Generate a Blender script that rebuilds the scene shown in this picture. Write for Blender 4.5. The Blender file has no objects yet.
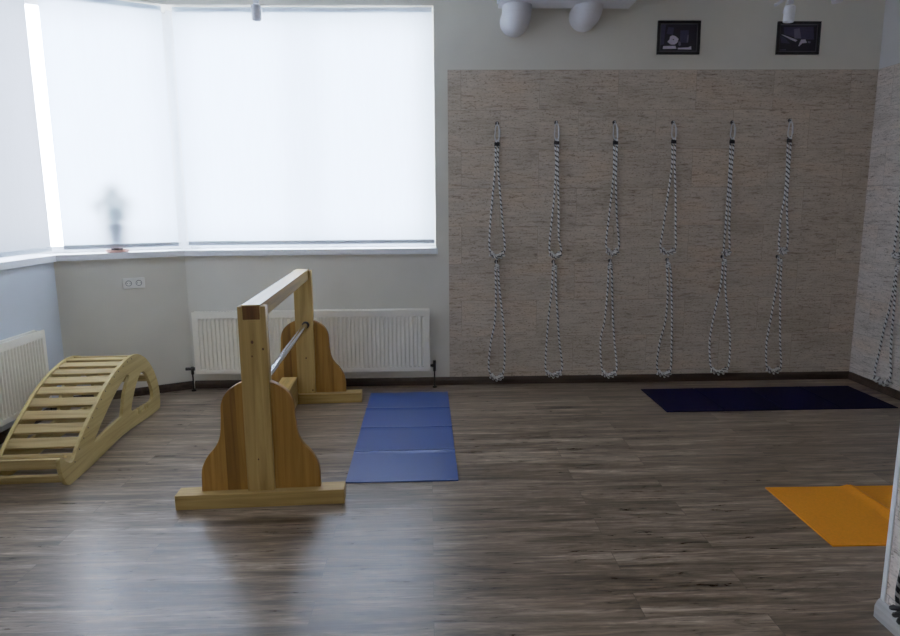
import bpy, bmesh, math, random
from mathutils import Vector, Matrix
random.seed(7)
FILL_LAMP = 7
C = bpy.context.scene.collection
PI = math.pi
D = 5.368            # back wall plane
CEIL = 3.08
XR = 3.55            # right wall
XP, YP = 1.62, 2.13  # corner of the wall stub on the right
SILL0, SILL1, HEAD = 1.092, 1.137, 2.975

# ------------------------------------------------------------------ materials
def s2l(c):
    f = lambda v: v / 12.92 if v <= 0.04045 else ((v + 0.055) / 1.055) ** 2.4
    return (f(c[0] / 255), f(c[1] / 255), f(c[2] / 255), 1)

class NT:
    def __init__(s, name):
        s.m = bpy.data.materials.new(name); s.m.use_nodes = True
        s.t = s.m.node_tree; s.t.nodes.clear()
        s.out = s.n('ShaderNodeOutputMaterial')
    def n(s, k, **kw):
        x = s.t.nodes.new(k)
        for a, b in kw.items(): setattr(x, a, b)
        return x
    def l(s, a, b): s.t.links.new(a, b)
    def put(s, sock, v):
        if isinstance(v, bpy.types.NodeSocket): s.l(v, sock)
        else: sock.default_value = v
    def coord(s, scale=(1, 1, 1), kind='Object', loc=(0, 0, 0)):
        c = s.n('ShaderNodeTexCoord'); m = s.n('ShaderNodeMapping')
        m.inputs['Scale'].default_value = scale; m.inputs['Location'].default_value = loc
        s.l(c.outputs[kind], m.inputs['Vector']); return m.outputs[0]
    def noise(s, vec, scale=5, detail=4, rough=.55, dist=0.):
        x = s.n('ShaderNodeTexNoise')
        x.inputs['Scale'].default_value = scale; x.inputs['Detail'].default_value = detail
        x.inputs['Roughness'].default_value = rough; x.inputs['Distortion'].default_value = dist
        s.l(vec, x.inputs['Vector']); return x.outputs['Fac']
    def ramp(s, fac, stops, interp='LINEAR'):
        x = s.n('ShaderNodeValToRGB'); x.color_ramp.interpolation = interp
        e = x.color_ramp.elements
        while len(e) < len(stops): e.new(.5)
        for i, (p, c) in enumerate(stops):
            e[i].position = p; e[i].color = c if len(c) == 4 else (*c, 1)
        s.l(fac, x.inputs[0]); return x.outputs[0]
    def mix(s, fac, a, b, mode='MIX'):
        x = s.n('ShaderNodeMix', data_type='RGBA', blend_type=mode)
        s.put(x.inputs[0], fac); s.put(x.inputs[6], a); s.put(x.inputs[7], b); return x.outputs[2]
    def math(s, op, a, b=0., c=0.):
        x = s.n('ShaderNodeMath', operation=op)
        s.put(x.inputs[0], a); s.put(x.inputs[1], b); s.put(x.inputs[2], c); return x.outputs[0]
    def sep(s, v):
        x = s.n('ShaderNodeSeparateXYZ'); s.l(v, x.inputs[0]); return x.outputs
    def comb(s, x, y, z):
        c = s.n('ShaderNodeCombineXYZ'); s.put(c.inputs[0], x); s.put(c.inputs[1], y); s.put(c.inputs[2], z); return c.outputs[0]
    def bump(s, h, strength=.3, dist=.01):
        x = s.n('ShaderNodeBump'); x.inputs['Strength'].default_value = strength
        x.inputs['Distance'].default_value = dist; s.l(h, x.inputs['Height']); return x.outputs[0]
    def pbr(s, col, rough=.6, metal=0., normal=None, spec=.5):
        b = s.n('ShaderNodeBsdfPrincipled')
        s.put(b.inputs['Base Color'], col); s.put(b.inputs['Roughness'], rough)
        b.inputs['Metallic'].default_value = metal; b.inputs['Specular IOR Level'].default_value = spec
        if normal is not None: s.l(normal, b.inputs['Normal'])
        s.l(b.outputs[0], s.out.inputs[0]); return b

def plain(name, rgb, rough=.6, metal=0., var=.06, scale=30, spec=.5):
    t = NT(name); c = s2l(rgb); d = tuple(v * (1 - var) for v in c[:3]); u = tuple(min(1, v * (1 + var)) for v in c[:3])
    f = t.noise(t.coord(), scale, 3)
    t.pbr(t.ramp(f, [(.3, d), (.7, u)]), rough, metal, spec=spec); return t.m

def m_paint(name, rgb):
    t = NT(name); v = t.coord()
    a = t.noise(v, 2.2, 3); b = t.noise(v, 260, 2)
    c = s2l(rgb); col = t.ramp(a, [(.3, tuple(x * .95 for x in c[:3])), (.7, tuple(min(1, x * 1.03) for x in c[:3]))])
    t.pbr(col, .75, normal=t.bump(b, .06, .002), spec=.25); return t.m

def m_floor():
    t = NT('vinyl_plank_floor'); v = t.coord()
    br = t.n('ShaderNodeTexBrick'); br.offset = .37; br.offset_frequency = 2
    t.l(v, br.inputs['Vector'])
    br.inputs['Scale'].default_value = 1; br.inputs['Brick Width'].default_value = 1.22; br.inputs['Row Height'].default_value = .155
    br.inputs['Mortar Size'].default_value = .0012; br.inputs['Mortar Smooth'].default_value = .1; br.inputs['Bias'].default_value = 0
    br.inputs['Color1'].default_value = (0, 0, 0, 1); br.inputs['Color2'].default_value = (1, 1, 1, 1); br.inputs['Mortar'].default_value = (.5, .5, .5, 1)
    rnd = t.math('MULTIPLY', t.sep(br.outputs['Color'])[0], 1.)
    xyz = t.sep(v)
    # shift the grain from plank to plank
    sh = t.math('MULTIPLY', rnd, 13.7)
    w1 = t.comb(t.math('MULTIPLY_ADD', xyz[0], 1.3, sh), t.math('MULTIPLY', xyz[1], 17.), sh)
    w2 = t.comb(t.math('MULTIPLY_ADD', xyz[0], 4.5, sh), t.math('MULTIPLY', xyz[1], 75.), sh)
    g1 = t.noise(w1, 1., 6, .62, .6); g2 = t.noise(w2, 1., 4, .6)
    w3 = t.comb(t.math('MULTIPLY_ADD', xyz[0], 5.5, sh), t.math('MULTIPLY', xyz[1], 42.), sh)
    g3 = t.noise(w3, 1., 5, .68, 1.2)
    base = t.ramp(g1, [(.30, s2l((66, 53, 41))), (.44, s2l((112, 95, 78))), (.56, s2l((142, 124, 106))), (.70, s2l((180, 162, 143)))])
    fine = t.ramp(g2, [(.32, (.62, .6, .58)), (.55, (1, 1, 1)), (.8, (1.0, 1.0, 1.0))])
    col = t.mix(.8, base, fine, 'MULTIPLY')
    col = t.mix(1., col, t.ramp(g3, [(.33, (.36, .32, .28)), (.44, (.84, .82, .80)), (.56, (1.06, 1.06, 1.06)), (.68, (1.6, 1.6, 1.6))]), 'MULTIPLY')
    tint = t.ramp(rnd, [(0, (.82, .80, .78)), (.5, (1, .99, .98)), (1, (1.12, 1.12, 1.12))])
    col = t.mix(1., col, tint, 'MULTIPLY')
    col = t.mix(br.outputs['Fac'], col, s2l((84, 72, 62)))
    rough = t.math('MULTIPLY_ADD', g3, .22, .20)
    t.pbr(col, rough, normal=t.bump(g2, .10, .002), spec=.62); return t.m

def m_cork(name, axis, gain=(1, 1, 1)):
    t = NT(name); v = t.coord(); x = t.sep(v)
    u = x[0] if axis == 'x' else x[1]
    p = t.comb(u, x[2], 0.)
    br = t.n('ShaderNodeTexBrick'); br.offset = .5
    mp = t.n('ShaderNodeMapping'); mp.inputs['Location'].default_value = (.05, .195, 0); t.l(p, mp.inputs[0])
    t.l(mp.outputs[0], br.inputs['Vector'])
    for k, val in (('Scale', 1), ('Brick Width', .615), ('Row Height', .3), ('Mortar Size', .0016), ('Mortar Smooth', .2), ('Bias', 0)): br.inputs[k].default_value = val
    br.inputs['Color1'].default_value = (0, 0, 0, 1); br.inputs['Color2'].default_value = (1, 1, 1, 1); br.inputs['Mortar'].default_value = (.5, .5, .5, 1)
    rnd = t.sep(br.outputs['Color'])[0]
    off = t.math('MULTIPLY', rnd, 9.1)
    s1 = t.comb(t.math('MULTIPLY_ADD', u, 9., off), t.math('MULTIPLY', x[2], 62.), off)
    s2 = t.comb(t.math('MULTIPLY_ADD', u, 55., off), t.math('MULTIPLY', x[2], 110.), off)
    s3 = t.comb(t.math('MULTIPLY_ADD', u, 1.6, off), t.math('MULTIPLY', x[2], 5.), off)
    a = t.noise(s1, 1., 5, .6, .3); b = t.noise(s2, 1., 3, .6); c = t.noise(s3, 1., 3, .5)
    base = t.ramp(c, [(.3, s2l((186, 172, 156))), (.5, s2l((203, 189, 174))), (.72, s2l((207, 186, 165)))])
    streak = t.ramp(a, [(.32, (.50, .46, .43)), (.43, (.94, .93, .92)), (.66, (1.12, 1.12, 1.12))])
    speck = t.ramp(b, [(.32, (.36, .30, .27)), (.41, (.95, .94, .93)), (.7, (1.13, 1.13, 1.13))])
    col = t.mix(.9, base, streak, 'MULTIPLY'); col = t.mix(.8, col, speck, 'MULTIPLY')
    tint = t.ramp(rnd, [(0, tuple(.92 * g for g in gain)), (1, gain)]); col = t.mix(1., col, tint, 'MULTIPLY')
    col = t.mix(t.math('MULTIPLY', br.outputs['Fac'], .45), col, s2l((105, 90, 76)))
    t.pbr(col, .85, normal=t.bump(b, .25, .003), spec=.2); return t.m

def m_wood(name, lo, mid, hi, axis='x', stave=0., rough=.5, cross='x'):
    """pine; grain runs along `axis`; staves glued side by side along `cross`"""
    t = NT(name); v = t.coord(); x = t.sep(v)
    st = 5.
    sc = {'x': (1.2, 26, 26), 'y': (26, 1.2, 26), 'z': (26, 26, 1.2)}[axis]
    if stave:
        k = t.math('FLOOR', t.math('DIVIDE', x['xyz'.index(cross)], stave))
        wn = t.n('ShaderNodeTexWhiteNoise', noise_dimensions='1D'); t.l(k, wn.inputs['W']); rnd = wn.outputs['Value']
        off = t.math('MULTIPLY', rnd, 30.)
    else: rnd = None; off = 0.
    p = t.comb(t.math('MULTIPLY_ADD', x[0], sc[0], off), t.math('MULTIPLY_ADD', x[1], sc[1], off), t.math('MULTIPLY_ADD', x[2], sc[2], off))
    g = t.noise(p, 1., 5, .6, .9)
    col = t.ramp(g, [(.3, s2l(lo)), (.5, s2l(mid)), (.7, s2l(hi))])
    if stave:
        col = t.mix(1., col, t.ramp(rnd, [(0, (.62, .57, .48)), (.5, (.95, .94, .90)), (1, (1.3, 1.32, 1.34))]), 'MULTIPLY')
    t.pbr(col, rough, normal=t.bump(g, .05, .002), spec=.4); return t.m

def m_rope(name, light, dark, cut=.42):
    t = NT(name); uv = t.n('ShaderNodeUVMap'); uv.uv_map = 'UVMap'; x = t.sep(uv.outputs[0])
    f = t.math('FRACT', t.math('MULTIPLY_ADD', x[1], 27., x[0]))
    f2 = t.math('FRACT', t.math('MULTIPLY_ADD', x[1], 108., t.math('MULTIPLY', x[0], -4.)))
    c = t.ramp(f, [(0, s2l(dark)), (cut, s2l(dark)), (cut + .06, s2l(light)), (.94, s2l(light)), (1, s2l(dark))])
    c = t.mix(t.math('MULTIPLY', f2, .25), c, s2l((60, 58, 58)))
    t.pbr(c, .8, spec=.2); return t.m

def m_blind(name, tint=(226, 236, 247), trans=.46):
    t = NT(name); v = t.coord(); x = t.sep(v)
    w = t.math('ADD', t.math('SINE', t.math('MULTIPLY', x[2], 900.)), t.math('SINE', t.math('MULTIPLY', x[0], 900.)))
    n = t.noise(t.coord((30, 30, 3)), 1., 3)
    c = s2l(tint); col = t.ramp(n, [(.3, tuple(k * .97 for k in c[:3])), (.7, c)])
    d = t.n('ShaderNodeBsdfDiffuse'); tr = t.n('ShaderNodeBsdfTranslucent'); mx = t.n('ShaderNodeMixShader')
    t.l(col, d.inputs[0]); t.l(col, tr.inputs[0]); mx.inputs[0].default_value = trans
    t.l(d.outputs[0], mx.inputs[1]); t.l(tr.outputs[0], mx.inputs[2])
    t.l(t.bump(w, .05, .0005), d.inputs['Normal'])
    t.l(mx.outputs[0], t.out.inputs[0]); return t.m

def m_glass():
    t = NT('window_glass')
    f = t.n('ShaderNodeFresnel'); f.inputs[0].default_value = 1.45
    a = t.n('ShaderNodeBsdfTransparent'); a.inputs[0].default_value = (.96, .96, .96, 1)
    g = t.n('ShaderNodeBsdfGlossy'); g.inputs['Roughness'].default_value = .02
    n = t.noise(t.coord(), 3., 1)
    mx = t.n('ShaderNodeMixShader'); t.l(t.math('MULTIPLY', f.outputs[0], t.math('MULTIPLY_ADD', n, .1, .85)), mx.inputs[0])
    t.l(a.outputs[0], mx.inputs[1]); t.l(g.outputs[0], mx.inputs[2]); t.l(mx.outputs[0], t.out.inputs[0]); return t.m

PX = ((152, 120, 62), (184, 150, 84), (200, 168, 100))
M = dict(
    paint_daylit=m_paint('daylight_tinted_paint', (208, 213, 219)),  # left wall: bluish, dimmer daylight put into the paint colour
    floor=m_floor(), paint=m_paint('wall_paint', (227, 223, 212)), white_paint=m_paint('white_wall_paint', (222, 222, 224)),
    ceil=m_paint('ceiling_paint', (222, 222, 218)),
    cork=m_cork('cork_tiles', 'x'), cork_side=m_cork('cork_tiles_side', 'y', (1.22, 1.3, 1.46)),  # side cork: grazing sheen put into a lighter, bluer gain
    skirt=m_wood('dark_skirting_wood', (50, 38, 30), (64, 50, 41), (80, 64, 53), 'x', rough=.4),
    skirt_lit=m_wood('lit_skirting_wood', (150, 148, 146), (172, 170, 168), (190, 188, 186), 'y', rough=.4),  # stub skirting: whitening by light put into the wood colour
    pvc=plain('white_pvc', (236, 238, 240), .3, var=.02), sill=plain('white_sill', (240, 242, 244), .25, var=.02),
    blind=m_blind('blind_fabric'), blind_left=m_blind('blind_fabric_shaded', (194, 198, 206), .20), glass=m_glass(), bar=plain('blind_bar', (206, 212, 220), .4, var=.03),  # left blind: dimness at a grazing view put into darker, less translucent fabric
    rad=plain('radiator_enamel', (250, 245, 232), .35, var=.02), dark=plain('pin_hole_shade', (40, 40, 40), .8),
    valve=plain('valve_metal', (62, 58, 54), .35, .7), chrome=plain('chrome_bar', (205, 208, 214), .18, 1., .03),
    steel=plain('galvanised_steel', (205, 205, 208), .3, .8, .1), iron=plain('dark_iron', (70, 66, 66), .45, .6),
    pine_x=m_wood('pine_along_x', *PX, 'x'),
    pine_y=m_wood('pine_along_y', *PX, 'y', rough=.28),
    pine_z=m_wood('pine_along_z', *PX, 'z'),
    glued=m_wood('glued_pine_board', (136, 92, 34), (166, 118, 48), (180, 132, 60), 'z', stave=.062),
    endgrain=m_wood('pine_end_grain', (62, 36, 14), (104, 66, 30), (140, 96, 52), 'z', rough=.8),
    knot=plain('pine_knot', (92, 56, 30), .6),
    ply=m_wood('birch_ply', (170, 144, 82), (192, 168, 104), (204, 182, 120), 'y'),
    slat=m_wood('slat_pine', (158, 130, 72), (186, 158, 98), (202, 176, 118), 'x'),
    mat_blue=plain('blue_mat_foam', (30, 72, 142), .30, var=.05, scale=90, spec=1.),
    mat_navy=plain('navy_mat_foam', (4, 5, 44), .7, var=.07, scale=90, spec=.1),
    mat_orange=plain('orange_mat_foam', (242, 148, 24), .7, var=.06, scale=90, spec=.25),
    rope=m_rope('braided_rope', (246, 245, 244), (84, 82, 84), .34), rope_dark=m_rope('dark_braided_rope', (150, 148, 148), (24, 24, 28), .55),
    grip=m_rope('rope_wrap', (240, 238, 236), (110, 108, 108), .25), black=plain('black_cord', (34, 33, 36), .7),
    frame=plain('black_picture_frame', (16, 14, 16), .35), mount=plain('print_border', (96, 94, 104), .6),
    ph0=plain('print_black', (22, 18, 34), .5, var=.2, scale=60), ph1=plain('print_dim', (58, 52, 80), .5, var=.15, scale=60),
    ph2=plain('print_mid', (104, 98, 124), .5, var=.12, scale=80), ph3=plain('print_light', (206, 198, 220), .5, var=.1, scale=80),
    duct=plain('white_duct', (224, 224, 230), .4, var=.02), lamp=plain('white_spot_housing', (228, 228, 234), .35, var=.02),
    lens=plain('spot_lens', (120, 120, 128), .2), outlet=plain('outlet_shade', (96, 96, 96), .5), socket=plain('socket_plastic', (238, 236, 230), .35, var=.02),  # outlet: shade of the hollow put in as dark grey
    pot=plain('dark_flower_pot', (50, 50, 56), .6), soil=plain('potting_soil', (52, 40, 32), .9, var=.3),
    leaf=plain('plant_leaf', (92, 112, 90), .6, var=.25), saucer=plain('clay_saucer', (206, 164, 150), .55),
)

# ------------------------------------------------------------------ mesh helpers
class MB:
    def __init__(s): s.v = []; s.f = []; s.mi = []; s.uv = {}
    def add(s, vs, fs, mi=0, uvs=None):
        o = len(s.v); s.v += [tuple(v) for v in vs]
        for i, f in enumerate(fs):
            if uvs: s.uv[len(s.f)] = uvs[i]
            s.f.append(tuple(k + o for k in f)); s.mi.append(mi)
        return s
    def box(s, x0, x1, y0, y1, z0, z1, mi=0, bev=0.):
        if bev <= 0:
            vs = [(x, y, z) for z in (z0, z1) for y in (y0, y1) for x in (x0, x1)]
            return s.add(vs, [(0, 2, 3, 1), (4, 5, 7, 6), (0, 1, 5, 4), (2, 6, 7, 3), (0, 4, 6, 2), (1, 3, 7, 5)], mi)
        b = bmesh.new(); bmesh.ops.create_cube(b, size=1)
        for v in b.verts: v.co = ((x0 + x1) / 2 + v.co.x * (x1 - x0), (y0 + y1) / 2 + v.co.y * (y1 - y0), (z0 + z1) / 2 + v.co.z * (z1 - z0))
        bmesh.ops.bevel(b, geom=list(b.edges), offset=bev, segments=2, profile=.5, affect='EDGES')
        return s.bm(b, mi)
    def bm(s, b, mi=0, M_=None):
        b.verts.index_update()
        s.add([(M_ @ v.co if M_ else v.co) for v in b.verts], [[v.index for v in f.verts] for f in b.faces], mi); b.free(); return s
    def prism(s, poly, z0, z1, mi=0):
        n = len(poly); a = sum(poly[i][0] * poly[(i + 1) % n][1] - poly[(i + 1) % n][0] * poly[i][1] for i in range(n))
        if a < 0: poly = poly[::-1]
        vs = [(x, y, z0) for x, y in poly] + [(x, y, z1) for x, y in poly]
        return s.add(vs, [tuple(range(n))[::-1], tuple(range(n, 2 * n))] + [(i, (i + 1) % n, n + (i + 1) % n, n + i) for i in range(n)], mi)
    def tube(s, pts, r, seg=8, closed=False, mi=0, caps=True, rad=None):
        P = [Vector(p) for p in pts]; n = len(P); ref = Vector((.31, .9, .17)).normalized(); vs = []; L = [0]
        for i in range(1, n + (1 if closed else 0)): L.append(L[-1] + (P[i % n] - P[i - 1]).length)
        for i in range(n):
            t = (P[(i + 1) % n] - P[i - 1]) if closed else (P[min(i + 1, n - 1)] - P[max(i - 1, 0)])
            if t.length < 1e-9: t = Vector((0, 0, 1))
            t.normalize(); u = ref - t * ref.dot(t)
            if u.length < 1e-4: u = t.orthogonal()
            u.normalize(); w = t.cross(u); ref = u
            rr = rad[i] if rad else r
            vs += [P[i] + u * rr * math.cos(2 * PI * k / seg) + w * rr * math.sin(2 * PI * k / seg) for k in range(seg)]
        fs = []; uvs = []
        for i in range(n if closed else n - 1):
            j = (i + 1) % n
            for k in range(seg):
                m = (k + 1) % seg; fs.append((i * seg + k, i * seg + m, j * seg + m, j * seg + k))
                uvs.append([(k / seg, L[i]), ((k + 1) / seg, L[i]), ((k + 1) / seg, L[i + 1]), (k / seg, L[i + 1])])
        if caps and not closed:
            fs.append(tuple(range(seg))[::-1]); uvs.append([(0, 0)] * seg)
            fs.append(tuple(range((n - 1) * seg, n * seg))); uvs.append([(0, L[n - 1])] * seg)
        return s.add(vs, fs, mi, uvs)
    def lathe(s, prof, seg=24, c=(0, 0, 0), mi=0, M_=None):
        vs = []; c = Vector(c)
        for r, z in prof:
            for k in range(seg):
                v = Vector((r * math.cos(2 * PI * k / seg), r * math.sin(2 * PI * k / seg), z))
                vs.append((M_ @ v if M_ else v) + c)
        fs = [(i * seg + k, i * seg + (k + 1) % seg, (i + 1) * seg + (k + 1) % seg, (i + 1) * seg + k) for i in range(len(prof) - 1) for k in range(seg)]
        fs.append(tuple(range(seg))[::-1]); fs.append(tuple(range((len(prof) - 1) * seg, len(prof) * seg)))
        return s.add(vs, fs, mi)
    def build(s, name, mats, parent=None, smooth=False, loc=None):
        me = bpy.data.meshes.new(name); me.from_pydata(s.v, [], s.f); me.validate(clean_customdata=False)
        if not isinstance(mats, (list, tuple)): mats = [mats]
        for m in mats: me.materials.append(m)
        if len(me.polygons) == len(s.f):
            if len(mats) > 1: me.polygons.foreach_set('material_index', s.mi)
            if s.uv:
                uv = me.uv_layers.new(name='UVMap')
                for i, p in enumerate(me.polygons):
                    q = s.uv.get(i)
                    if q:
                        for k, li in enumerate(p.loop_indices): uv.data[li].uv = q[k]
        b = bmesh.new(); b.from_mesh(me); bmesh.ops.recalc_face_normals(b, faces=b.faces); b.to_mesh(me); b.free()
        if smooth:
            me.polygons.foreach_set('use_smooth', [True] * len(me.polygons)); me.set_sharp_from_angle(angle=math.radians(40))
        o = bpy.data.objects.new(name, me); C.objects.link(o)
        if parent: o.parent = parent
        if loc: o.location = loc
        return o

def plate(name, outline, holes, thick, mat, parent, bevel=.0015):
    """flat board cut to an outline (with holes), local x,y = outline, extruded along z"""
    cu = bpy.data.curves.new(name, 'CURVE'); cu.dimensions = '2D'; cu.fill_mode = 'BOTH'
    cu.extrude = thick / 2 - bevel; cu.bevel_depth = bevel; cu.bevel_resolution = 1
    for ring in [outline] + holes:
        sp = cu.splines.new('POLY'); sp.points.add(len(ring) - 1); sp.use_cyclic_u = True
        for i, (x, y) in enumerate(ring): sp.points[i].co = (x, y, 0, 1)
    tmp = bpy.data.objects.new('tmp', cu); C.objects.link(tmp)
    dg = bpy.context.evaluated_depsgraph_get(); me = bpy.data.meshes.new_from_object(tmp.evaluated_get(dg))
    bpy.data.objects.remove(tmp); bpy.data.curves.remove(cu)
    return me

def mesh_obj(name, me, mat, parent=None):
    me.materials.clear(); me.materials.append(mat); me.name = name
    o = bpy.data.objects.new(name, me); C.objects.link(o)
    if parent: o.parent = parent
    return o

def cat(pts, n=6, closed=False):
    P = [Vector(p) for p in pts]; k = len(P); out = []
    rng = range(k) if closed else range(k - 1)
    for i in rng:
        p0 = P[(i - 1) % k] if closed or i > 0 else P[0] * 2 - P[1]
        p1 = P[i]; p2 = P[(i + 1) % k]
        p3 = P[(i + 2) % k] if closed or i + 2 < k else P[-1] * 2 - P[-2]
        for j in range(n):
            t = j / n
            out.append(.5 * ((2 * p1) + (p2 - p0) * t + (2 * p0 - 5 * p1 + 4 * p2 - p3) * t * t + (3 * p1 - p0 - 3 * p2 + p3) * t ** 3))
    if not closed: out.append(P[-1])
    return out

def thing(name, label, category, loc=(0, 0, 0), rz=0., group=None, kind=None):
    o = bpy.data.objects.new(name, None); C.objects.link(o); o.empty_display_size = .1
    o.location = loc; o.rotation_euler = (0, 0, rz)
    return tag(o, label, category, group, kind)
def tag(o, label=None, category=None, group=None, kind=None):
    if label: o['label'] = label
    if category: o['category'] = category
    if group: o['group'] = group
    if kind: o['kind'] = kind
    return o
def struct(o, label=None, category=None): return tag(o, label, category, None, 'structure')

# ------------------------------------------------------------------ room shell
A_ = Vector((-1.955, D)); B_ = Vector((-2.755, 4.95))
YB = -1.6
ddir = (A_ - B_).normalized(); dn = Vector((-ddir.y, ddir.x))       # outward normal of the slanted bay wall
def corner(off):
    """plan corners of the window run, moved outwards by off: start, B, A, end"""
    q = B_ + dn * off
    tB = (-2.755 - off - q.x) / ddir.x; Bo = q + ddir * tB
    tA = (D + off - q.y) / ddir.y; Ao = q + ddir * tA
    return [Vector((-2.755 - off, YB)), Bo, Ao, Vector((XR, D + off))]
IN, OUT = corner(0), corner(.38)
WX = .05   # right jamb of the back window
def seg(i, z0, z1, name, mat, a=IN, b=OUT, x_end=None):
    p = [a[i], a[i + 1], b[i + 1], b[i]]
    return MB().prism([(v.x, v.y) for v in p], z0, z1)

w = seg(0, 0, SILL0, '', None); w2 = seg(0, HEAD, CEIL, '', None); w.add(w2.v, w2.f)
w.box(-3.135, -2.755, YB, 1.6, SILL0, HEAD)
struct(w.build('wall_left', M['paint_daylit']), 'pale painted wall under the left window', 'wall')
w = seg(1, 0, SILL0, '', None); w2 = seg(1, HEAD, CEIL, '', None); w.add(w2.v, w2.f)
struct(w.build('wall_bay', M['paint']), 'narrow slanted wall of the window bay', 'wall')
w = MB().prism([(IN[2].x, IN[2].y), (WX, D), (WX, D + .38), (OUT[2].x, OUT[2].y)], 0, SILL0)
w.prism([(IN[2].x, IN[2].y), (WX, D), (WX, D + .38), (OUT[2].x, OUT[2].y)], HEAD, CEIL)
w.box(WX, XR + .2, D, D + .38, 0, CEIL)
struct(w.build('wall_back', M['paint']), 'pale painted back wall', 'wall')
struct(MB().box(XR, XR + .2, YP - .2, D, 0, CEIL).build('wall_right', M['white_paint']), 'white painted right wall', 'wall')
struct(MB().box(XP, XR + .2, YB, YP, 0, CEIL).build('wall_corner', M['white_paint']), 'wall stub at the right edge', 'wall')
struct(MB().box(-3.135, XP, YB - .2, YB, 0, CEIL).build('wall_front', M['paint']), 'wall behind the viewer', 'wall')
fl = [(-2.8, YB - .1), (XR + .1, YB - .1), (XR + .1, D + .1), (A_.x - .02, D + .1), (-2.8, 5.0)]
struct(MB().prism(fl, -.08, 0).build('floor', M['floor']), 'grey brown wood plank floor', 'floor')
ce = [(-3.14, YB - .2), (XR + .2, YB - .2), (XR + .2, D + .38), (OUT[2].x, OUT[2].y), (OUT[1].x, OUT[1].y)]
struct(MB().prism(ce, CEIL, CEIL + .1).build('ceiling', M['ceil']), 'white ceiling', 'ceiling')

# cork cladding
CT = 2.505
struct(MB().box(.155, XR - .0005, D - .006, D - .0003, .06, CT).build('trim_1', M['cork']), 'cork tile cladding on the back wall', 'cladding')
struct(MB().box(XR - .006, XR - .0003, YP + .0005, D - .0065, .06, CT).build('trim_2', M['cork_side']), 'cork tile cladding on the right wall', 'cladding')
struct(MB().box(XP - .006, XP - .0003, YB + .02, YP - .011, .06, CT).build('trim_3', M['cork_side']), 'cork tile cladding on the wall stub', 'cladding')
struct(MB().box(XP - .010, XP + .03, YP - .011, YP + .010, .065, CT, bev=.002).build('trim_4', M['pvc']), 'white corner strip on the wall stub', 'trim')

# skirtings
def skirt(name, a, b, mat, h=.066, t=.018, label=None):
    a, b = Vector(a), Vector(b); d = (b - a).normalized(); n = Vector((d.y, -d.x))
    m = MB(); L = (b - a).length
    prof = [(.0008, .001), (t, .001), (t, h * .62), (t * .72, h * .86), (t * .45, h), (.0008, h)]
    vs = []
    for s in (0, L):
        for o, z in prof: q = a + d * s + n * o; vs.append((q.x, q.y, z))
    k = len(prof)
    m.add(vs, [tuple(range(k)), tuple(range(k, 2 * k))[::-1]] + [(i, k + i, k + (i + 1) % k, (i + 1) % k) for i in range(k)])
    return struct(m.build(name, mat), label, 'skirting')
skirt('baseboard_back', (A_.x + .012, D), (XR, D), M['skirt'], label='dark skirting along the back wall')
skirt('baseboard_bay', (B_.x + .012, B_.y + .006), (A_.x - .004, A_.y - .002), M['skirt'], label='dark skirting of the bay wall')
skirt('baseboard_left', (-2.755, 2.0), (-2.755, 4.935), M['skirt'], label='dark skirting on the left wall')
skirt('baseboard_right', (XR, D - .02), (XR, YP), M['skirt'], label='dark skirting on the right wall')
sk = skirt('baseboard_corner', (XP, YP + .012), (XP, YB), M['skirt_lit'], h=.072, t=.026, label='skirting at the wall stub, paled by light')

# window sill
f_, b_ = corner(-.032), corner(.32)
m = MB()
for i in range(3):
    a0, a1, c1, c0 = f_[i], f_[i + 1], b_[i + 1], b_[i]
    if i == 0: a0 = Vector((a0.x, 1.6)); c0 = Vector((c0.x, 1.6))
    if i == 2: a1 = Vector((WX + .006, a1.y)); c1 = Vector((WX - .001, c1.y))
    if i == 2: m.prism([(v.x, v.y) for v in (a0, Vector((WX + .006, a1.y)), Vector((WX + .006, D - .001)), Vector((WX - .001, D - .001)), c1, c0)], SILL0, SILL1)
    else: m.prism([(v.x, v.y) for v in (a0, a1, c1, c0)], SILL0, SILL1)
m.box(WX + .0065, WX + .016, D - .034, D - .001, SILL0 - .004, SILL1 + .002, bev=.002)
struct(m.build('trim_5', M['sill']), 'white window sill running round the bay', 'window sill')

# windows: frame and panes seen only through the blinds and the gaps
def window(name, p, q, mull, label):
    p, q = Vector(p), Vector(q); L = (q - p).length; ang = math.atan2(q.y - p.y, q.x - p.x)
    root = thing(name, label, 'window', (p.x, p.y, SILL1), ang, kind='structure')
    H = HEAD - SILL1; W = .05
    m = MB(); m.box(0, L, -.03, .03, 0.0005, W, bev=.004); m.box(0, L, -.03, .03, H - W, H - .0005, bev=.004)
    edges = [0] + mull + [L - W]
    for x in edges: m.box(x, x + W, -.029, .029, W, H - W, bev=.004)
    m.build('frame', M['pvc'], root)
    for a, b in zip(edges[:-1], edges[1:]):
        MB().box(a + W - .002, b + .002, -.006, .006, W - .002, H - W + .002).build('pane', M['glass'], root)
    return root
g0 = corner(.27)
window('window_1', (g0[0].x, 1.62), (g0[1].x, g0[1].y - .03), [1.1, 2.2], 'left window behind a lowered blind')
e0 = g0[1] + (g0[2] - g0[1]).normalized() * .03; e1 = g0[2] - (g0[2] - g0[1]).normalized() * .04
window('window_2', (e0.x, e0.y), (e1.x, e1.y), [], 'narrow slanted bay window')
window('window_3', (g0[2].x + .04, g0[2].y), (WX - .001, g0[3].y), [.98], 'wide back window')
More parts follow.
